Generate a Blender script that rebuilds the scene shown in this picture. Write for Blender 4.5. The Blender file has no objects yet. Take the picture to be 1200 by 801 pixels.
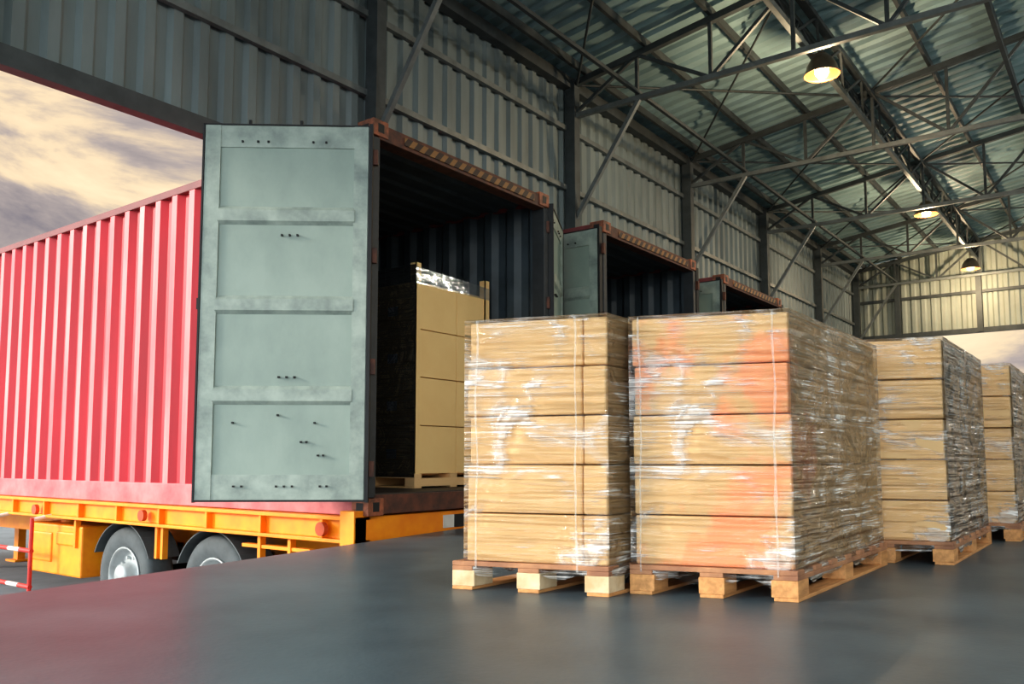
import bpy, math, random
from mathutils import Vector, Matrix, noise
random.seed(7)
scene = bpy.context.scene
scene.view_settings.view_transform = 'Standard'
try: scene.view_settings.look = 'Medium High Contrast'
except Exception: scene.view_settings.look = 'None'
R = math.radians

# ---------------------------------------------------------------- materials
def mat(name, c, rough=0.6, metal=0.0, var=0.25, nscale=3.0, bump=0.0, bscale=60, c2=None, stretch=(1,1,1), dist=0.0, lo=0.35, hi=0.65):
    m = bpy.data.materials.new(name); m.use_nodes = True
    nt = m.node_tree; b = nt.nodes['Principled BSDF']
    tc = nt.nodes.new('ShaderNodeTexCoord'); mp = nt.nodes.new('ShaderNodeMapping')
    mp.inputs['Scale'].default_value = stretch
    nt.links.new(tc.outputs['Object'], mp.inputs['Vector'])
    n = nt.nodes.new('ShaderNodeTexNoise'); n.inputs['Scale'].default_value = nscale
    n.inputs['Detail'].default_value = 6; n.inputs['Roughness'].default_value = 0.6; n.inputs['Distortion'].default_value = dist
    nt.links.new(mp.outputs[0], n.inputs['Vector'])
    r = nt.nodes.new('ShaderNodeValToRGB')
    r.color_ramp.elements[0].position = lo; r.color_ramp.elements[1].position = hi
    if c2 is None: c2 = tuple(x*(1-var) for x in c)
    r.color_ramp.elements[0].color = (*c2, 1); r.color_ramp.elements[1].color = (*c, 1)
    nt.links.new(n.outputs['Fac'], r.inputs['Fac']); nt.links.new(r.outputs['Color'], b.inputs['Base Color'])
    b.inputs['Roughness'].default_value = rough; b.inputs['Metallic'].default_value = metal
    if bump:
        n2 = nt.nodes.new('ShaderNodeTexNoise'); n2.inputs['Scale'].default_value = bscale
        nt.links.new(mp.outputs[0], n2.inputs['Vector'])
        bp = nt.nodes.new('ShaderNodeBump'); bp.inputs['Strength'].default_value = bump; bp.inputs['Distance'].default_value = 0.01
        nt.links.new(n2.outputs['Fac'], bp.inputs['Height']); nt.links.new(bp.outputs[0], b.inputs['Normal'])
    return m

def emis(name, c, s):
    m = bpy.data.materials.new(name); m.use_nodes = True
    b = m.node_tree.nodes['Principled BSDF']
    b.inputs['Base Color'].default_value = (*c, 1)
    b.inputs['Emission Color'].default_value = (*c, 1); b.inputs['Emission Strength'].default_value = s
    return m

def stripe_mat(name, c1, c2, scale):
    m = bpy.data.materials.new(name); m.use_nodes = True
    nt = m.node_tree; b = nt.nodes['Principled BSDF']; b.inputs['Roughness'].default_value = .6
    tc = nt.nodes.new('ShaderNodeTexCoord'); mp = nt.nodes.new('ShaderNodeMapping')
    mp.inputs['Rotation'].default_value = (R(40), 0, 0)
    nt.links.new(tc.outputs['Object'], mp.inputs['Vector'])
    w = nt.nodes.new('ShaderNodeTexWave'); w.bands_direction = 'Y'; w.inputs['Scale'].default_value = scale; w.inputs['Distortion'].default_value = .6
    nt.links.new(mp.outputs[0], w.inputs['Vector'])
    r = nt.nodes.new('ShaderNodeValToRGB'); r.color_ramp.interpolation = 'CONSTANT'
    r.color_ramp.elements[0].color = (*c1, 1); r.color_ramp.elements[1].color = (*c2, 1); r.color_ramp.elements[1].position = .55
    nt.links.new(w.outputs['Fac'], r.inputs['Fac']); nt.links.new(r.outputs[0], b.inputs['Base Color'])
    return m

def wrap_mat(name, col, base, gain, painted_sheen=.15, gloss=.0, tint=None, wr=1.0, fine=.15, bd=.05):
    m = bpy.data.materials.new(name); m.use_nodes = True
    nt = m.node_tree; b = nt.nodes['Principled BSDF']; out = nt.nodes['Material Output']
    b.inputs['Roughness'].default_value = .22
    tc = nt.nodes.new('ShaderNodeTexCoord')
    def nz(rot, sc, scale, dist, det=6, ro=.5):
        mp = nt.nodes.new('ShaderNodeMapping'); mp.inputs['Rotation'].default_value = rot; mp.inputs['Scale'].default_value = sc
        nt.links.new(tc.outputs['Object'], mp.inputs['Vector'])
        n = nt.nodes.new('ShaderNodeTexNoise'); n.inputs['Scale'].default_value = scale; n.inputs['Detail'].default_value = det
        n.inputs['Roughness'].default_value = ro; n.inputs['Distortion'].default_value = dist
        nt.links.new(mp.outputs[0], n.inputs['Vector']); return n
    def mth(op, x, y=None, z=None):
        k = nt.nodes.new('ShaderNodeMath'); k.operation = op
        for i, v in enumerate((x, y, z)):
            if v is None: continue
            if isinstance(v, (int, float)): k.inputs[i].default_value = v
            else: nt.links.new(v, k.inputs[i])
        return k.outputs[0]
    def rng(x, lo, hi, a=0, c=1):
        k = nt.nodes.new('ShaderNodeMapRange'); k.inputs['From Min'].default_value = lo; k.inputs['From Max'].default_value = hi
        k.inputs['To Min'].default_value = a; k.inputs['To Max'].default_value = c
        nt.links.new(x, k.inputs['Value']); return k.outputs[0]
    a = nz((R(4), R(-4), 0), (.55, .55, 18), 1.4, .25, 2.5)
    c = nz((R(-14), R(15), 0), (.5, .5, 14), 1.7, .35, 2.5)
    a2 = nz((R(9), R(-10), 0), (.8, .8, 50), 1.8, .2, 2)
    d = nz((0, 0, 0), (1, 1, 1.4), 2.8, 1.2, 3)
    def ridge(n, w): 
        return rng(mth('ABSOLUTE', mth('SUBTRACT', n.outputs['Fac'], .5)), 0, w*wr, 1, 0)
    s1 = ridge(a, .018); s2 = ridge(c, .020); s3 = ridge(a2, .03)
    pm = rng(d.outputs['Fac'], .42, .60)
    s = mth('ADD', mth('ADD', s1, mth('MULTIPLY', s2, .9)), mth('MULTIPLY', s3, fine*2))
    s = mth('MULTIPLY', s, mth('MULTIPLY_ADD', pm, 1-fine, fine))
    s = mth('MINIMUM', mth('ADD', mth('MULTIPLY', s, gain), mth('MULTIPLY', mth('POWER', pm, 3.0), painted_sheen)), .92)  # white streaks and patches paint wrinkle highlights and sheen into the film
    al = mth('MAXIMUM', s, base)
    mc = nt.nodes.new('ShaderNodeMixRGB'); mc.inputs[1].default_value = (*(tint or col), 1); mc.inputs[2].default_value = (*col, 1)
    nt.links.new(rng(s, .02, .45), mc.inputs['Fac']); nt.links.new(mc.outputs[0], b.inputs['Base Color'])
    hs = mth('ADD', mth('ADD', a.outputs['Fac'], c.outputs['Fac']), mth('MULTIPLY', d.outputs['Fac'], 1.5))
    bp = nt.nodes.new('ShaderNodeBump'); bp.inputs['Strength'].default_value = 1.0; bp.inputs['Distance'].default_value = bd
    nt.links.new(hs, bp.inputs['Height']); nt.links.new(bp.outputs[0], b.inputs['Normal'])
    tr = nt.nodes.new('ShaderNodeBsdfTransparent'); gl = nt.nodes.new('ShaderNodeBsdfGlossy'); gl.inputs['Roughness'].default_value = .10
    gl.inputs['Color'].default_value = (1, .99, .97, 1)
    nt.links.new(bp.outputs[0], gl.inputs['Normal'])
    fr = nt.nodes.new('ShaderNodeFresnel'); fr.inputs['IOR'].default_value = 1.42; nt.links.new(bp.outputs[0], fr.inputs['Normal'])
    gfac = mth('MINIMUM', mth('MULTIPLY_ADD', fr.outputs[0], .9, gloss), .6)
    m1 = nt.nodes.new('ShaderNodeMixShader'); nt.links.new(gfac, m1.inputs[0]); nt.links.new(tr.outputs[0], m1.inputs[1]); nt.links.new(gl.outputs[0], m1.inputs[2])
    m2 = nt.nodes.new('ShaderNodeMixShader'); nt.links.new(al, m2.inputs[0]); nt.links.new(m1.outputs[0], m2.inputs[1]); nt.links.new(b.outputs[0], m2.inputs[2])
    nt.links.new(m2.outputs[0], out.inputs['Surface'])
    return m

M_floor = mat('polished_concrete', (.105, .145, .172), .42, 0, c2=(.058, .084, .105), nscale=1.3, bump=.08, bscale=40)
nt = M_floor.node_tree
_n = nt.nodes.new('ShaderNodeTexNoise'); _n.inputs['Scale'].default_value = 2.2; _n.inputs['Detail'].default_value = 8
_m = nt.nodes.new('ShaderNodeMapRange'); _m.inputs['To Min'].default_value = .18; _m.inputs['To Max'].default_value = .58
nt.links.new(_n.outputs['Fac'], _m.inputs['Value']); nt.links.new(_m.outputs[0], nt.nodes['Principled BSDF'].inputs['Roughness'])
M_ground = mat('asphalt', (.22, .24, .26), .85, 0, nscale=2, bump=.3)
M_dock = mat('dock_edge_concrete', (.06, .07, .075), .8, 0, nscale=4)
M_wall = mat('wall_sheet_metal', (.235, .285, .29), .5, .1, var=.35, nscale=1.2, stretch=(1, 1, .25))
M_wall2 = mat('end_wall_sheet_metal', (.40, .44, .39), .6, .1, var=.2, nscale=1.2)
M_roof = mat('roof_sheet_metal', (.34, .50, .53), .5, .0, var=.3, nscale=.9)
M_steel = mat('structural_steel', (.085, .10, .105), .55, .2, var=.3, nscale=5)
M_steel_l = mat('galvanised_pipe', (.22, .245, .245), .45, .3, var=.3, nscale=5)
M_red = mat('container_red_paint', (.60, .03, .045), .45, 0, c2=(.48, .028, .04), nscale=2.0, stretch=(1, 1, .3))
M_redl = mat('container_red_paint_sunlit', (.95, .26, .25), .5, 0, c2=(.74, .09, .10), nscale=1.6, stretch=(1, 1, .25))  # sun highlights on the rib crests, painted in as lighter red
M_pink = mat('faded_red_paint', (.60, .20, .20), .6, 0, c2=(.40, .09, .10), nscale=3)
M_redrail = mat('top_rail_red', (.22, .05, .05), .6, 0, nscale=4)
M_blue = mat('container_blue_paint', (.05, .10, .16), .5, 0, nscale=2)
M_rust = mat('rusty_brown_paint', (.16, .055, .03), .65, 0, c2=(.06, .028, .022), nscale=9)
M_dark = mat('dark_frame_paint', (.045, .05, .055), .6, 0, nscale=9)
M_orangebrown = mat('corner_casting_paint', (.42, .13, .06), .6, 0, c2=(.12, .05, .03), nscale=12)
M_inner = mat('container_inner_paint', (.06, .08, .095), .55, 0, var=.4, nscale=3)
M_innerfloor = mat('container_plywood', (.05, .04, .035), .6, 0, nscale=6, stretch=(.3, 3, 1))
M_door = mat('door_grey_green_paint', (.325, .395, .345), .45, 0, c2=(.26, .325, .285), nscale=2.5, stretch=(1, 1, .6))
M_doorframe = mat('door_frame_paint', (.40, .465, .41), .5, 0, c2=(.19, .235, .215), nscale=6, lo=.25)
M_rubber = mat('rubber_black', (.012, .012, .013), .6, 0, nscale=8)
M_orange = mat('trailer_orange_paint', (1.0, .34, .010), .45, 0, c2=(.90, .25, .008), nscale=5)
M_reflect = mat('red_reflector', (.60, .10, .03), .3, 0, nscale=5)
M_tyre = mat('tyre_rubber', (.10, .115, .12), .8, 0, nscale=8)
M_hub = mat('wheel_rim_paint', (.45, .48, .48), .45, .2, nscale=6)
M_white = mat('white_paint', (.75, .74, .7), .5, 0, nscale=6, var=.15)
M_redp = mat('signal_red_paint', (.65, .04, .03), .5, 0, nscale=6)
M_card = mat('cardboard', (.84, .565, .285), .7, 0, c2=(.78, .51, .245), nscale=1.2)
M_cardp = mat('cardboard_sunset_patches', (.82, .545, .27), .7, 0, c2=(.98, .43, .21), nscale=1.5, lo=.41, hi=.47, dist=.2)  # salmon patches paint reflected sunset light into the carton fronts
M_cardl = mat('cardboard_light', (.98, .70, .32), .7, 0, c2=(.92, .62, .27), nscale=1.2)
M_cardd = mat('cardboard_brown', (.36, .22, .10), .75, 0, nscale=3)
M_wood = mat('pallet_wood', (.74, .38, .15), .75, 0, c2=(.50, .24, .09), nscale=6, stretch=(6, 1, 6), bump=.2)
M_woodw = mat('pallet_block_pale', (.82, .67, .45), .75, 0, c2=(.58, .40, .21), nscale=8, bump=.2)
M_woodr = mat('pallet_deck_wood', (.52, .26, .13), .75, 0, c2=(.30, .14, .08), nscale=6, bump=.2)
M_wrap = wrap_mat('stretch_film', (.96, .95, .93), .0, .80, .34, .0, fine=.04)
M_wraps = wrap_mat('stretch_film_shaded', (.80, .79, .74), .45, .95, .12, .0, tint=(.17, .135, .085), wr=1.3, fine=.15)  # shade on the stacks' right sides, painted in as a dark tint
M_wrapd = wrap_mat('stretch_film_deep_shade', (.50, .52, .52), .74, .75, .1, .0, tint=(.035, .038, .038), wr=1.2, fine=.15)  # near-black tint paints deeper shade onto the rear stacks' right sides
M_strap = mat('film_strap', (.85, .84, .80), .3, 0, nscale=15, var=.2)
M_strap.node_tree.nodes['Principled BSDF'].inputs['Alpha'].default_value = .30
M_stripe = stripe_mat('hazard_stripes', (.04, .02, .015), (.27, .13, .04), 3.2)
M_lampm = mat('lamp_aluminium', (.30, .23, .17), .35, .6, nscale=9)
M_lampi = mat('lamp_inner_reflector', (.16, .065, .022), .4, 0, nscale=9)
M_lampg = emis('lamp_glow', (1.0, .66, .32), 8.0)

# ---------------------------------------------------------------- mesh builder
class MB:
    def __init__(s, T=None): s.v=[]; s.f=[]; s.m=[]; s.T=T; s.sm=[]
    def add(s, vs, fs, mi=0, smooth=False):
        o=len(s.v)
        for p in vs:
            p=Vector(p); s.v.append(s.T@p if s.T else p)
        for f in fs: s.f.append([i+o for i in f]); s.m.append(mi); s.sm.append(smooth)
    def box(s,x0,x1,y0,y1,z0,z1,mi=0):
        s.add([(x0,y0,z0),(x1,y0,z0),(x1,y1,z0),(x0,y1,z0),(x0,y0,z1),(x1,y0,z1),(x1,y1,z1),(x0,y1,z1)],
              [(0,3,2,1),(4,5,6,7),(0,1,5,4),(1,2,6,5),(2,3,7,6),(3,0,4,7)],mi)
    def beam(s,p,q,w,h,mi=0):
        p=Vector(p);q=Vector(q);d=(q-p).normalized()
        up=Vector((0,0,1)) if abs(d.z)<.95 else Vector((1,0,0))
        a=d.cross(up).normalized();b=a.cross(d).normalized()
        vs=[]
        for c in (p,q):
            for i,j in ((-1,-1),(1,-1),(1,1),(-1,1)): vs.append(c+a*i*w/2+b*j*h/2)
        s.add(vs,[(0,1,2,3),(7,6,5,4),(0,4,5,1),(1,5,6,2),(2,6,7,3),(3,7,4,0)],mi)
    def cyl(s,p,q,r,n=12,mi=0,r2=None):
        p=Vector(p);q=Vector(q);d=(q-p).normalized(); r2=r if r2 is None else r2
        up=Vector((0,0,1)) if abs(d.z)<.95 else Vector((1,0,0))
        a=d.cross(up).normalized();b=a.cross(d).normalized()
        vs=[c+(a*math.cos(2*math.pi*k/n)+b*math.sin(2*math.pi*k/n))*rr for c,rr in((p,r),(q,r2)) for k in range(n)]
        s.add(vs,[(k,(k+1)%n,n+(k+1)%n,n+k) for k in range(n)],mi,True)
        s.add(vs[:n],[tuple(range(n))[::-1]],mi); s.add(vs[n:],[tuple(range(n))],mi)
    def lathe(s,c,axis,prof,n=32,mi=0):
        c=Vector(c);d=Vector(axis).normalized()
        up=Vector((0,0,1)) if abs(d.z)<.95 else Vector((1,0,0))
        a=d.cross(up).normalized();b=a.cross(d).normalized()
        vs=[c+d*t+(a*math.cos(2*math.pi*k/n)+b*math.sin(2*math.pi*k/n))*r for r,t in prof for k in range(n)]
        fs=[(i*n+k,i*n+(k+1)%n,(i+1)*n+(k+1)%n,(i+1)*n+k) for i in range(len(prof)-1) for k in range(n)]
        s.add(vs,fs,mi,True)
    def corr(s,o,du,dn,L,z0,z1,per,dep,mi=0,shape=(.3,.5,.8,1.0),crest=None):
        """corrugated sheet; z0,z1 may be functions of distance along du"""
        o=Vector(o);du=Vector(du);dn=Vector(dn)
        st=[];k=0
        while k*per<L:
            b=k*per
            st+=[(b,0),(b+per*shape[0],0),(b+per*shape[1],dep),(b+per*shape[2],dep)]
            k+=1
        st=[(min(t,L),d) for t,d in st]+[(L,0)]
        vs=[]
        for t,d in st:
            a=z0(t) if callable(z0) else z0; c=z1(t) if callable(z1) else z1
            p=o+du*t+dn*d
            vs.append((p.x,p.y,o.z+a)); vs.append((p.x,p.y,o.z+c))
        for i in range(len(st)-1):
            f=(2*i,2*i+2,2*i+3,2*i+1)
            m=crest if (crest is not None and st[i][1]==0 and st[i+1][1]==0) else mi
            s.add([vs[j] for j in f],[(0,1,2,3)],m)
    def obj(s,name,mats,parent=None,bevel=0,loc=None):
        me=bpy.data.meshes.new(name); me.from_pydata([tuple(v) for v in s.v],[],s.f)
        for m in mats: me.materials.append(m)
        for i,p in enumerate(me.polygons): p.material_index=s.m[i]; p.use_smooth=s.sm[i]
        me.update()
        ob=bpy.data.objects.new(name,me); scene.collection.objects.link(ob)
        if parent: ob.parent=parent
        if loc: ob.location=loc
        if bevel:
            b=ob.modifiers.new('bevel','BEVEL'); b.width=bevel; b.segments=2; b.limit_method='ANGLE'; b.angle_limit=R(50)
        return ob
def empty(name,loc,rz=0):
    e=bpy.data.objects.new(name,None); scene.collection.objects.link(e); e.location=loc; e.rotation_euler=(0,0,rz); return e

# ---------------------------------------------------------------- building shell
WX=-6.6; FY=26.2; RX=9.0; BY=-6.0; EAVE=6.3; SL=.14; RIDGE=1.2
def roofz(x): return EAVE+SL*(x-WX) if x<RIDGE else EAVE+SL*(2*RIDGE-WX-x)

def poly_prism(name, pts, z0, z1, mats):
    b=MB(); n=len(pts)
    b.add([(x,y,z1) for x,y in pts]+[(x,y,z0) for x,y in pts],[tuple(range(n))],0)
    b.add([(x,y,z1) for x,y in pts]+[(x,y,z0) for x,y in pts],[(i,n+i,n+(i+1)%n,(i+1)%n) for i in range(n)],1)
    return b.obj(name,mats)
poly_prism('floor',[(-2.755,BY),(RX,BY),(RX,FY),(WX,FY),(WX,14.45),(-4.745,14.45),(-4.745,5.68)],-1.1,0,[M_floor,M_dock])
b=MB(); b.add([(-150,-150,-1.1),(150,-150,-1.1),(150,150,-1.1),(-150,150,-1.1)],[(0,1,2,3)]); b.obj('ground',[M_ground])

# left wall with lintel girder and lower panels between docks
b=MB()
b.corr((WX,BY,0),(0,1,0),(-1,0,0),FY-BY,3.55,EAVE,.26,.045,0,(.35,.5,.85,1))
for y0,y1 in((7.2,7.95),(10.85,11.4),(14.3,FY)):
    b.corr((WX,y0,0),(0,1,0),(-1,0,0),y1-y0,-1.1 if y0<14 else 0,3.55,.26,.045,0,(.35,.5,.85,1))
b.box(WX,WX+.12,BY,FY,3.46,3.62,1)
for z in(4.55,5.45): b.box(WX,WX+.06,BY,FY,z,z+.07,2)
b.box(WX,WX+.14,BY,FY,EAVE-.22,EAVE-.06,1)
b.box(WX-.1,WX+.03,BY,FY,EAVE-.06,EAVE,1)
b.obj('wall_left',[M_wall,M_steel,M_steel_l])

# far end wall with wide opening below
b=MB()
gz=lambda t: roofz(WX+t)
b.corr((WX,FY,0),(1,0,0),(0,1,0),RX-WX,4.14,gz,.26,.045,0,(.35,.5,.85,1))
b.corr((WX,FY,0),(1,0,0),(0,1,0),1.2,0,4.14,.26,.045,0,(.35,.5,.85,1))
b.box(WX,RX,FY-.12,FY,4.08,4.22,1)
b.box(WX,RX,FY-.07,FY,5.2,5.28,1)
for x in(-5.4,-3.3,1.2,5.2): b.box(x-.07,x+.07,FY-.14,FY,0 if x in(-5.4,) else 4.1,roofz(x)-.05,1)
b.obj('wall_far',[M_wall2,M_steel])
b=MB(); b.corr((RX,-1,0),(0,1,0),(1,0,0),FY+1,0,EAVE,.26,.045)
b.corr((RX,BY,0),(0,1,0),(1,0,0),-1-BY,4.4,EAVE,.26,.045)
b.box(RX-.1,RX,BY,FY,4.3,4.45,1)
for y in range(-5,27,6): b.box(RX-.2,RX,y-.1,y+.1,0,EAVE-.1,1)
b.obj('wall_right',[M_wall,M_steel])

# ceiling : corrugated roof deck
b=MB()
st=[];y=BY-.3
while y<FY+.1:
    st+=[(y,0),(y+.12,0),(y+.16,.05),(y+.24,.05)]; y+=.28
vs=[]
for y,d in st:
    for x in(WX-.3,RIDGE,RX+.3): vs.append((x,y,roofz(x)+.02+d))
b.add(vs,[(3*i+k,3*i+k+1,3*i+3+k+1,3*i+3+k) for i in range(len(st)-1) for k in(0,1)])
b.obj('ceiling',[M_roof])

b=MB()
x=WX+.35
while x<RX:
    z=roofz(x)-.05; b.beam((x,BY,z),(x,FY,z),.05,.11,0); x+=.98
b.obj('roof_purlins',[M_steel])

TY=[2.2,6.2,10.2,14.2,18.2,22.2,25.9]
BC=5.66
for ty in TY:
    b=MB()
    off=.17
    xs=[WX+.1+i*(RIDGE-WX-.1)/7 for i in range(8)]
    xr=[2*RIDGE-x for x in xs[::-1]][1:]
    xs=xs+xr
    for i in range(len(xs)-1):
        a,c=xs[i],xs[i+1]
        b.beam((a,ty,roofz(a)-off),(c,ty,roofz(c)-off),.08,.09)
        b.beam((a,ty,BC),(c,ty,BC),.07,.07,1)
        b.beam((c,ty,BC),(c,ty,roofz(c)-off),.045,.045)
        if i%2==0: b.beam((a,ty,BC),(c,ty,roofz(c)-off),.045,.045)
        else: b.beam((a,ty,roofz(a)-off),(c,ty,BC),.045,.045)
    b.beam((WX+.1,ty,4.0),(-5.36,ty,BC),.06,.06,1)
    b.box(WX+.03,WX+.2,ty-.07,ty+.07,0 if ty>15 else 3.5,EAVE-.1,0)
    b.obj('roof_truss',[M_steel,M_steel_l])
b=MB()
for y in(7.55,11.1): b.box(WX+.02,WX+.2,y-.1,y+.1,-1.1,3.46)
b.obj('steel_columns',[M_steel])
# longitudinal lattice girder carrying lamps
b=MB(); gx=-3.3; zt=roofz(gx)-.22; zb=6.12; n=28; GY=FY-.2; dy=(GY-BY)/n
for dx in(-.12,.12): b.beam((gx+dx,BY,zt),(gx+dx,GY,zt),.06,.07)
b.beam((gx,BY,zb),(gx,GY,zb),.07,.08,1)
for i in range(n):
    y0=BY+i*dy;y1=y0+dy
    for dx in(-.12,.12):
        b.beam((gx+dx,y0,zt),(gx,(y0+y1)/2,zb),.035,.035); b.beam((gx,(y0+y1)/2,zb),(gx+dx,y1,zt),.035,.035)
b.obj('lattice_girder',[M_steel,M_steel_l])
b=MB()
for i in range(len(TY)-1):
    y0,y1=TY[i],TY[i+1]
    for x0,x1 in((WX+.2,gx),(gx,.2)):
        b.cyl((x0,y0,roofz(x0)-.2),(x1,y1,roofz(x1)-.2),.018,6); b.cyl((x1,y0,roofz(x1)-.2),(x0,y1,roofz(x0)-.2),.018,6)
for x in(-5.36,-1.1): b.beam((x,TY[0],BC+.06),(x,TY[-1],BC+.06),.05,.05)
b.obj('roof_bracing_rods',[M_steel])

# high bay lamps (one row on the girder; unseen second row added to brighten the hall)
for (lx,y,z,hz) in((-3.15,11.22,5.87,zb-.045),(gx,19.0,5.83,zb-.045),(gx,24.8,5.74,zb-.045),(4.5,0,5.6,6.6),(4.5,8,5.6,6.6),(4.5,16,5.6,6.6),(4.5,23,5.6,6.6)):
    e=empty('high_bay_or_added_lamp',(lx,y,z))
    b=MB()
    b.cyl((0,0,.12),(0,0,hz-z),.012,8,0)
    if lx==-3.15: b.box(gx-lx,.02,-.015,.015,hz-z-.02,hz-z,0)
    b.cyl((0,0,.10),(0,0,.16),.085,20,0)
    b.lathe((0,0,0),(0,0,1),[(.05,.16),(.09,.15),(.15,.09),(.195,.0),(.225,-.11),(.235,-.12)],28,0)
    b.lathe((0,0,0),(0,0,1),[(.235,-.12),(.228,-.125),(.215,-.10),(.185,.0),(.14,.08),(.08,.13)],28,1)
    b.obj('reflector',[M_lampm,M_lampi],e)
    b=MB(); b.lathe((0,0,0),(0,0,1),[(.001,-.16),(.06,-.15),(.095,-.09),(.085,-.01),(.04,.08),(.001,.10)],20,0); b.obj('bulb',[M_lampg],e)
    l=bpy.data.lights.new('bulb_or_added_light','POINT'); l.energy=170 if lx<0 else 360; l.color=(1,.74,.46) if lx<0 else (1,.93,.82); l.shadow_soft_size=.08
    lo=bpy.data.objects.new('bulb_or_added_light',l); scene.collection.objects.link(lo); lo.parent=e; lo.location=(0,0,-.40)

# ---------------------------------------------------------------- containers
def door(parent,hx,hy,dirx,diry,side,w=1.26,z0=.13,z1=3.05,pz=0,panel=M_door):
    """door leaf: hinge at (hx,hy); inner face on +y side when side=1"""
    b=MB(); S=side
    def bx(x0,x1,y0,y1,za,zb,mi): 
        ys=sorted((y0*S,y1*S)); b.box(x0,x1,ys[0],ys[1],za,zb,mi)
    H=z1-z0; top=lambda f: z1-f*H
    bx(.0,w,.0,.03,z0,z1,0)
    bx(.02,.13,.03,.045,z0,z1,1); bx(w-.13,w-.01,.03,.045,z0,z1,1)
    bx(.13,w-.13,.03,.04,top(.06),z1,1)
    bx(.13,w-.13,.03,.04,z0,top(.935),1)
    for f0,f1 in((.222,.272),(.463,.513),(.703,.753)):
        za,zb_=top(f1),top(f0); 
        b.add([(.12,.03*S,za),(.12,.03*S,zb_),(w-.12,.03*S,zb_),(w-.12,.03*S,za),(.12,.052*S,za+.03),(.12,.052*S,zb_-.03),(w-.12,.052*S,zb_-.03),(w-.12,.052*S,za+.03)],
              [(4,5,6,7),(0,4,7,3),(1,2,6,5),(0,1,5,4),(3,7,6,2)],1)
    bx(-.015,.012,-.005,.06,z0-.02,z1+.02,2); bx(w-.006,w+.008,-.005,.05,z0-.02,z1+.01,2)
    bx(0,w,-.005,.05,z1,z1+.01,2); bx(0,w,-.005,.055,z0-.015,z0,2)
    for f,xs in((.045,(.3,.42,.5,.85,.95)),(.3,(.62,.68,.74)),(.68,(.62,.68,.74)),(.965,(.3,.36,.62,.68,.74,.95,1.0)),(.78,(.62,)),(.80,(.28,.9)),(.85,(.8,.84)),(.885,(.93,.97))):
        for x in xs:
            bx(w-x-.007,w-x+.007,.03,.055,top(f)-.007,top(f)+.007,2)
    for x in(.35,.85):
        b.cyl((x,-.045*S,z0),(x,-.045*S,z1),.02,10,3)
        for f in(.05,.3,.6,.95): bx(x-.05,x+.05,-.07,0,top(f)-.03,top(f)+.03,3)
    for f in(.08,.35,.65,.92): bx(-.05,.08,-.02,.02,top(f)-.06,top(f)+.06,3)
    for x in(.55,.95): bx(x-.01,x+.01,.01,.03,z1,z1+.05,2)
    bx(w-.01,w+.025,-.01,.03,top(.50),top(.47),2)
    ob=b.obj('door_leaf',[panel,M_doorframe,M_rubber,M_rust],parent)
    ob.location=(hx,hy,pz); ob.rotation_euler=(0,0,math.atan2(diry,dirx))
    return ob

def container(loc,W,ext,extl,header,L=12.0,H=3.15):
    e=empty('shipping_container',loc)
    per=.30
    b=MB()
    sh=(.30,.5,.80,1)
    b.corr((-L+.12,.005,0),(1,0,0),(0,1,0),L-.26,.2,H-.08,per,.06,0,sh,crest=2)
    b.corr((-L+.12,.010,0),(1,0,0),(0,1,0),L-.26,.2,H-.08,per,.06,1,sh)
    b.corr((-L+.12,W-.07,0),(1,0,0),(0,1,0),L-.26,.2,H-.08,per,.05,1,sh)
    b.corr((-L+.12,W-.065,0),(1,0,0),(0,1,0),L-.26,.2,H-.08,per,.05,0,sh)
    b.corr((-L+.03,.1,0),(0,1,0),(1,0,0),W-.2,.2,H-.08,per,.045,1,sh)
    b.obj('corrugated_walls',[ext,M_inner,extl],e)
    b=MB(); xs=[];k=0
    while k*.25<L-.2:
        x=-.12-k*.25; xs+=[(x,0),(x-.1,0),(x-.13,.025),(x-.22,.025)]; k+=1
    xs=[(max(x,-L+.1),d) for x,d in xs]
    for zz,mi in((H-.05,0),(H-.056,1)):
        vs=[(x,y,zz-.02+d) for x,d in xs for y in(.04,W-.04)]
        b.add(vs,[(2*i,2*i+1,2*i+3,2*i+2) for i in range(len(xs)-1)],mi)
    b.obj('roof_sheet',[ext,M_inner],e)
    b=MB()
    b.box(-L+.1,-.15,0,.07,.0,.205,0); b.box(-L+.1,-.15,W-.07,W,.0,.205,0)
    b.obj('bottom_rails',[M_pink],e,.008)
    b=MB()
    b.box(-L+.1,-.15,0,.06,H-.09,H-.015,0); b.box(-L+.1,-.15,W-.06,W,H-.09,H-.015,0)
    b.box(-L,-L+.1,0,W,H-.1,H-.015,0); b.box(-L,-L+.1,0,W,0,.2,0)
    b.obj('top_rails',[M_redrail],e,.006)
    b=MB()
    for y0,y1 in((0,.075),(W-.075,W)): b.box(-.15,-.005,y0,y1,.14,H-.14,3)
    b.box(-.14,-.005,.06,W-.06,H-.15,H-.02,0); b.box(-.14,-.005,.06,W-.06,.01,.16,2)
    b.box(-.004,.004,.35,W-.25,H-.12,H-.05,1)
    b.obj('rear_frame',[header,M_stripe,M_rust,M_dark],e,.006)
    b=MB()
    for x0 in(-.18,-L):
        for y0 in(-.008,W-.16):
            for z0 in(0,H-.13):
                b.box(x0,x0+.185,y0,y0+.168,z0,z0+.135,0)
                b.box(x0+.05,x0+.13,y0-.002,y0+.17,z0+.035,z0+.10,1)
                b.box(x0-.002,x0+.187,y0+.05,y0+.12,z0+.03,z0+.105,1)
    b.obj('corner_castings',[M_orangebrown,M_rubber],e,.004)
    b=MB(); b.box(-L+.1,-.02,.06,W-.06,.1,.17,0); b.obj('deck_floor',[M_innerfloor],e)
    return e

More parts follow.
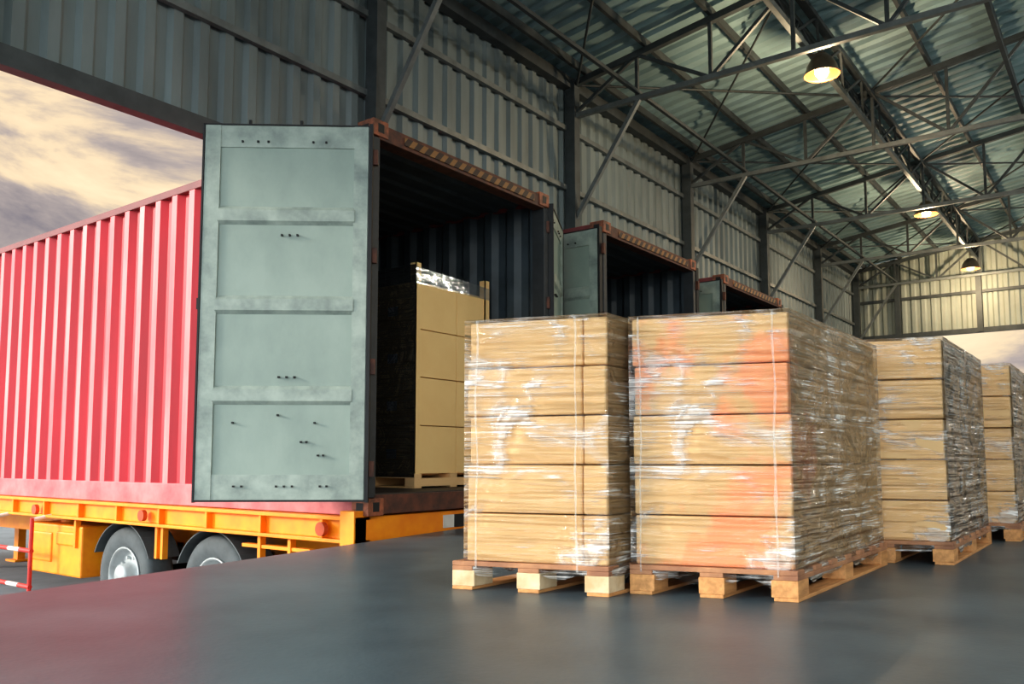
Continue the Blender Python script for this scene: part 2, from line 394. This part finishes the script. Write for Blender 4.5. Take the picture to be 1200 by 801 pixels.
c1=container((-4.75,4.53,.16),2.47,M_red,M_redl,M_rust)
door(c1,-.0,-.02,-1.045,-.844,1,w=1.30)
door(c1,-.02,2.49,-.45,.89,-1,w=1.02)
c2=container((-4.75,8.12,.16),2.48,M_blue,M_blue,M_rust)
door(c2,-.02,-.03,-1,-.02,1)
door(c2,-.02,2.52,-1,.1,-1)
c3=container((-4.75,11.60,.16),2.46,M_blue,M_blue,M_rust)
door(c3,-.02,-.03,-1,-.02,1)
door(c3,-.02,2.50,-1,.1,-1)

# ---------------------------------------------------------------- trailers
def wheel(b,x,y,z,sgn):
    r=.5
    b.lathe((x,y,z),(0,sgn,0),[(.29,-.30),(.44,-.30),(.485,-.27),(r,-.23),(r,-.06),(.485,-.02),(.44,.0),(.36,.005),(.29,-.03)],40,1)
    b.lathe((x,y,z),(0,sgn,0),[(.29,-.03),(.30,-.01),(.285,-.005),(.27,-.04),(.25,-.09),(.16,-.11),(.13,-.04),(.125,.02),(.09,.04),(.001,.045)],32,2)
    for k in range(10):
        a=k*math.pi/5; b.cyl((x+.19*math.cos(a),y-sgn*.11,z+.19*math.sin(a)),(x+.19*math.cos(a),y-sgn*.07,z+.19*math.sin(a)),.018,8,2)
def trailer(y0,W,full=True):
    e=empty('container_trailer',(-4.8,y0,0))
    L=12.0; yn=-.09; b=MB()
    for ya,yb,s in((yn,.07,1),(W-.07,W+.09,-1)):
        b.box(-L,0,ya,yb,.125,.155,0); b.box(-L,0,ya,yb,-.05,-.022,0)
        yc=(ya+yb)/2; b.box(-L,0,yc-.012,yc+.012,-.022,.125,0)
        x=-.4
        while x>-L: b.box(x-.015,x+.015,ya+.01,yb-.01,-.022,.125,0); x-=.78
    b.box(-.16,0,yn,W+.09,-.05,.155,0)
    if full: b.box(-.16,.0,yn-.01,yn+.12,-.07,.2,0)
    for y in(.7,W-.85): b.box(-L,-.1,y,y+.15,-.35,.12,0)
    x=-1.0
    while x>-L: b.box(x-.05,x+.05,.05,W-.05,-.02,.1,0); x-=1.5
    b.obj('chassis_frame',[M_orange],e,.004)
    b=MB()
    for x in(-2.04,-3.6):
        b.cyl((x,.1,-.6),(x,W-.1,-.6),.07,16,0)
        for yy,s in((.06,-1),(W-.06,1)): wheel(b,x,yy,-.6,s)
        for y in(.7,W-.85): b.box(x-.5,x+.5,y,y+.1,-.5,-.42,0); b.box(x-.06,x+.06,y,y+.1,-.5,-.3,0)
    b.obj('wheels_and_axles',[M_rubber,M_tyre,M_hub],e)
    if not full: 
        b=MB(); 
        for y in(.4,W-.5): b.box(-10.4,-10.25,y,y+.12,-1.1,-.04,0)
        b.obj('landing_legs',[M_orange],e); return e
    b=MB()
    for x,z in((-.38,.05),(-5.25,.03),(-3.0,.05)): 
        b.cyl((x,yn+.02,z),(x,yn-.02,z),.055,20,0)
    b.obj('reflectors',[M_reflect],e)
    b=MB()
    for x in(-.85,-1.25,-2.85,-2.75,-4.45):
        b.box(x-.02,x+.02,-.03,.03,-.36,-.05,0)
    b.box(-1.5,-.6,-.02,.05,-.16,-.13,0)
    b.obj('brackets',[M_orange],e,.003)
    b=MB()
    b.box(-5.6,-4.35,0,.55,-.68,-.13,0); b.box(-5.5,-5.0,-.02,.02,-.55,-.22,0); b.box(-4.9,-4.45,-.02,.02,-.35,-.2,0)
    b.cyl((-5.25,.3,-.13),(-5.25,.3,-.04),.09,16,0)
    b.obj('tool_box',[M_orange],e,.02)
    b=MB()
    for z in(-.41,-.80):
        for i in range(6):
            x0=-5.0-i*.28; b.cyl((x0,-.22,z),(x0-.28,-.22,z),.025,10,i%2)
    b.cyl((-5.02,-.22,-.95),(-5.02,-.22,-.05),.022,10,0); b.cyl((-5.95,-.22,-.95),(-5.95,-.22,-.05),.022,10,1)
    for x in(-5.02,-5.95): b.cyl((x,-.22,-.07),(x,0,-.03),.02,8,1)
    b.obj('side_guard_rail',[M_redp,M_white],e)
    b=MB()
    for cx in(-3.6,-2.04):
        n=16; R1=.58
        for k in range(n):
            a0=R(25+k*130/n);a1=R(25+(k+1)*130/n)
            b.beam((cx+R1*math.cos(a0),.2,-.63+R1*math.sin(a0)),(cx+R1*math.cos(a1),.2,-.63+R1*math.sin(a1)),.34,.012,0)
    b.obj('mudguards',[M_tyre],e)
    b=MB()
    for y in(.5,W-.6): b.box(-10.4,-10.25,y,y+.12,-1.1,-.04,0); b.box(-10.5,-10.15,y-.08,y+.2,-1.1,-1.07,0)
    b.obj('landing_legs',[M_orange],e)
    b=MB(); b.box(0,.006,.92,1.06,.01,.12,1); b.box(0,.007,1.06,1.2,.01,.12,0); b.box(0,.006,2.0,2.2,.01,.12,1)
    b.obj('marker_plates',[M_rubber,M_white],e)
    return e
trailer(4.53,2.47,True); trailer(8.12,2.48,False); trailer(11.60,2.46,False)

# ---------------------------------------------------------------- pallets of boxes
def pallet_mesh(b,w,d):
    for v0 in [i*(d-.09)/6 for i in range(7)]: b.box(0,w,v0,v0+.09,.108,.13,1)
    for u0 in(0,w/2-.05,w-.1): b.box(u0,u0+.1,0,d,.088,.108,1); b.box(u0,u0+.1,0,d,0,.016,0)
    for i,u0 in enumerate((0,w/2-.055,w-.11)):
        for v0 in(0,d/2-.07,d-.14): b.box(u0,u0+.11,v0,v0+.14,.016,.088,2)

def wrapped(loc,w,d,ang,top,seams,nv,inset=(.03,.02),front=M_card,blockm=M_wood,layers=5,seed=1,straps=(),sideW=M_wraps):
    random.seed(seed)
    e=empty('wrapped_pallet_of_boxes',loc)
    T=Matrix(((math.cos(ang),0,0,0),(math.sin(ang),1,0,0),(0,0,1,0),(0,0,0,1)))
    b=MB(T); pallet_mesh(b,w,d); b.obj('pallet',[M_wood,M_woodr,blockm],e,.003)
    u0,u1=inset[0],w-inset[1]; v0,v1=.02,d-.03; H=(top-.13)/layers
    b=MB(T)
    us=[u0]+[u0+(u1-u0)*s for s in seams]+[u1]
    for L in range(layers):
        za=.131+L*H; zb=za+H-.006
        off=random.uniform(-.006,.006)
        vs=[v0+(v1-v0)*k/nv for k in range(nv+1)]
        for i in range(len(us)-1):
            for k in range(nv):
                j=lambda: random.uniform(-.005,.005)
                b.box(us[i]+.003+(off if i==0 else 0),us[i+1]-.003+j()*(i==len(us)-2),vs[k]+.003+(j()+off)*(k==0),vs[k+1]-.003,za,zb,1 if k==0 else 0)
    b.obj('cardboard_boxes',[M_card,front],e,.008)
    o=.010; U0,U1,V0,V1=u0-o,u1+o,v0-o,v1+o
    def side(name,a,c,nx,m,normal):
        bb=MB(T); nz=80; vs=[];zs=[.07+(top+.008-.07)*j/nz for j in range(nz+1)]
        for j,z in enumerate(zs):
            for i in range(nx+1):
                t=i/nx; p=Vector((a[0]+(c[0]-a[0])*t,a[1]+(c[1]-a[1])*t,z))
                q=Vector((p.x*2.2+seed,p.y*2.2,z*18+p.x*3+p.y*2)); q2=Vector((p.x*6,p.y*6+seed,z*7))
                am=.013*noise.noise(q)+.009*noise.noise(q2)
                fr=((z-.131)/H)%1; jj=min(fr,1-fr); am-=.006*max(0,1-jj/.12)
                edge=min(t,1-t)*nx; am*=min(1,edge/2) if edge<2 else 1
                p+=Vector(normal)*max(am,-.007)
                if j==0: p.z+=.04*noise.noise(Vector((p.x*9,p.y*9,seed)))
                vs.append(p)
        bb.add(vs,[(j*(nx+1)+i,j*(nx+1)+i+1,(j+1)*(nx+1)+i+1,(j+1)*(nx+1)+i) for j in range(nz) for i in range(nx)],0,True)
        bb.obj(name,[m],e)
    side('film_front',(U0,V0),(U1,V0),40,M_wrap,(0,-1,0))
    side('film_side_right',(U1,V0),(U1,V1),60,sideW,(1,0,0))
    side('film_side_left',(U0,V1),(U0,V0),60,M_wrap,(-1,0,0))
    side('film_back',(U1,V1),(U0,V1),40,M_wrap,(0,1,0))
    bb=MB(T);n=24;vs=[]
    for j in range(n+1):
        for i in range(n+1):
            t,s=i/n,j/n; p=Vector((U0+(U1-U0)*t,V0+(V1-V0)*s,top+.008))
            ed=min(t,1-t,s,1-s)
            p.z+=min(1,ed*8)*(.012+.020*noise.noise(Vector((t*6,s*6,seed))))
            vs.append(p)
    bb.add(vs,[(j*(n+1)+i,j*(n+1)+i+1,(j+1)*(n+1)+i+1,(j+1)*(n+1)+i) for j in range(n) for i in range(n)],0,True)
    bb.obj('film_top',[M_wrap],e)
    if straps:
        bb=MB(T)
        for s in straps:
            u=u0+(u1-u0)*s; pts=[];k=30
            for j in range(k+1):
                z=.1+(top-.1)*j/k; du=.012*noise.noise(Vector((s*9,z*4,seed)))
                wd=.003+.006*abs(noise.noise(Vector((z*8,s*5,seed+2))))
                pts+=[(u+du-wd,V0-.013,z),(u+du+wd,V0-.013,z)]
            bb.add(pts,[(2*j,2*j+1,2*j+3,2*j+2) for j in range(k)],0)
        bb.obj('film_folds',[M_strap],e)
    return e

A=R(17.7)
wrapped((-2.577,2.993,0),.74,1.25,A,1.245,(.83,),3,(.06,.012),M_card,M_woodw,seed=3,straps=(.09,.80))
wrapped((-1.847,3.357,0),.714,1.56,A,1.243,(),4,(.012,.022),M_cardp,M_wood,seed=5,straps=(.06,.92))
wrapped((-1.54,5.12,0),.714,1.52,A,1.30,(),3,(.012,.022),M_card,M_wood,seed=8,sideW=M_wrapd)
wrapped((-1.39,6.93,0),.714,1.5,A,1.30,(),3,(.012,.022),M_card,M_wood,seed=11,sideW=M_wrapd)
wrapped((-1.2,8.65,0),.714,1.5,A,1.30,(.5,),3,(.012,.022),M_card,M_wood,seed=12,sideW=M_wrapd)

# load inside first container : boxes with corner boards
e=empty('palletized_carton_load',(-6.5,5.62,.331))
b=MB()
for x0 in(0,.55,1.08): b.box(x0,x0+.12,0,1.1,.016,.09,0)
for y0 in(0,.5,1.0): b.box(0,1.2,y0,y0+.1,.09,.13,0); b.box(0,1.2,y0,y0+.1,0,.016,0)
for x0 in(.15,.35,.75,.95): b.box(x0,x0+.1,0,1.1,.112,.13,0)
b.obj('pallet',[M_card],e,.003)
b=MB(); H=.45
for L in range(4):
    for i,(y0,y1) in enumerate(((.02,.60),(.606,1.08))):
        for x0,x1 in((.02,.60),(.605,1.18)):
            b.box(x0,x1,y0+random.uniform(0,.008),y1,.132+L*H,.132+(L+1)*H-.008,0)
    b.box(.82,.95,.012,.02,.27+L*H,.36+L*H,1)
b.obj('cartons',[M_cardl,M_white],e,.008)
b=MB()
for x,y in((1.185,.0),(1.185,1.03)): b.box(x-.06,x+.012,y,y+.012,.13,2.1,0); b.box(x,x+.012,y,y+.07,.13,2.1,0)
b.obj('corner_boards',[M_cardl],e)
b=MB()
P=[(0,-.004,2.08),(1.2,-.004,2.08),(1.204,1.1,2.08),(0,1.1,2.08),(0,-.004,.1),(1.2,-.004,.1),(1.204,1.1,.1),(0,1.1,.1)]
b.add(P,[(0,1,5,4)],1)
Q=[(1.2,.0,2.06),(1.2,1.1,2.02),(0,1.1,2.05),(1.2,.0,1.90),(1.2,1.1,1.90),(0,1.1,1.90)]
b.add(Q,[(0,1,4,3),(1,2,5,4)],0)
fw=wrap_mat('thin_film',(.7,.72,.7),.05,.10,.02,.0,fine=.02,bd=.01); fd=wrap_mat('film_shaded_face',(.03,.033,.035),.75,.1,.1,.0); b.obj('film',[fw,fd],e)  # dark film on the load's left face is painted shade

# ---------------------------------------------------------------- world + light
w=bpy.data.worlds.new('world'); scene.world=w; w.use_nodes=True; nt=w.node_tree
bg=nt.nodes['Background']; tc=nt.nodes.new('ShaderNodeTexCoord')
mp=nt.nodes.new('ShaderNodeMapping'); mp.inputs['Scale'].default_value=(1,1,3.2); mp.inputs['Location'].default_value=(.35,.2,.1)
nt.links.new(tc.outputs['Generated'],mp.inputs[0])
n=nt.nodes.new('ShaderNodeTexNoise'); n.inputs['Scale'].default_value=2.6; n.inputs['Detail'].default_value=9; n.inputs['Roughness'].default_value=.58; n.inputs['Distortion'].default_value=.5
nt.links.new(mp.outputs[0],n.inputs['Vector'])
r=nt.nodes.new('ShaderNodeValToRGB'); cr=r.color_ramp
cr.elements[0].position=.36; cr.elements[0].color=(.20,.19,.23,1)
cr.elements[1].position=.66; cr.elements[1].color=(1.0,.84,.58,1)
k=cr.elements.new(.46); k.color=(.44,.38,.36,1)
k=cr.elements.new(.53); k.color=(.84,.67,.46,1)
nt.links.new(n.outputs['Fac'],r.inputs['Fac'])
sx=nt.nodes.new('ShaderNodeSeparateXYZ'); nt.links.new(tc.outputs['Generated'],sx.inputs[0])
# bright open sky on the sun side, behind the hall's open end
ax=nt.nodes.new('ShaderNodeMath'); ax.operation='MULTIPLY_ADD'; nt.links.new(sx.outputs['X'],ax.inputs[0]); ax.inputs[1].default_value=.1
ng=nt.nodes.new('ShaderNodeMath'); ng.operation='MULTIPLY'; nt.links.new(sx.outputs['Y'],ng.inputs[0]); ng.inputs[1].default_value=-1
nt.links.new(ng.outputs[0],ax.inputs[2])
mr=nt.nodes.new('ShaderNodeMapRange'); mr.inputs['From Min'].default_value=-.15; mr.inputs['From Max'].default_value=.6; nt.links.new(ax.outputs[0],mr.inputs['Value'])
mx=nt.nodes.new('ShaderNodeMixRGB'); nt.links.new(mr.outputs[0],mx.inputs['Fac']); nt.links.new(r.outputs[0],mx.inputs[1]); mx.inputs[2].default_value=(2.7,3.0,3.15,1)
nt.links.new(mx.outputs[0],bg.inputs['Color']); bg.inputs['Strength'].default_value=1.0
s=bpy.data.lights.new('sun','SUN'); s.energy=3.3; s.angle=R(12); s.color=(1,.90,.78)
so=bpy.data.objects.new('sun',s); scene.collection.objects.link(so)
sd=Vector((-.80,-1,.40)); so.rotation_euler=sd.to_track_quat('Z','Y').to_euler()

# ---------------------------------------------------------------- camera
cam=bpy.data.cameras.new('camera'); co=bpy.data.objects.new('camera',cam); scene.collection.objects.link(co)
cam.sensor_width=36; cam.lens=29.4; cam.shift_y=.0446; cam.clip_end=500
co.location=(0,0,.6); co.rotation_euler=(R(94.86),0,R(36.7))
scene.camera=co
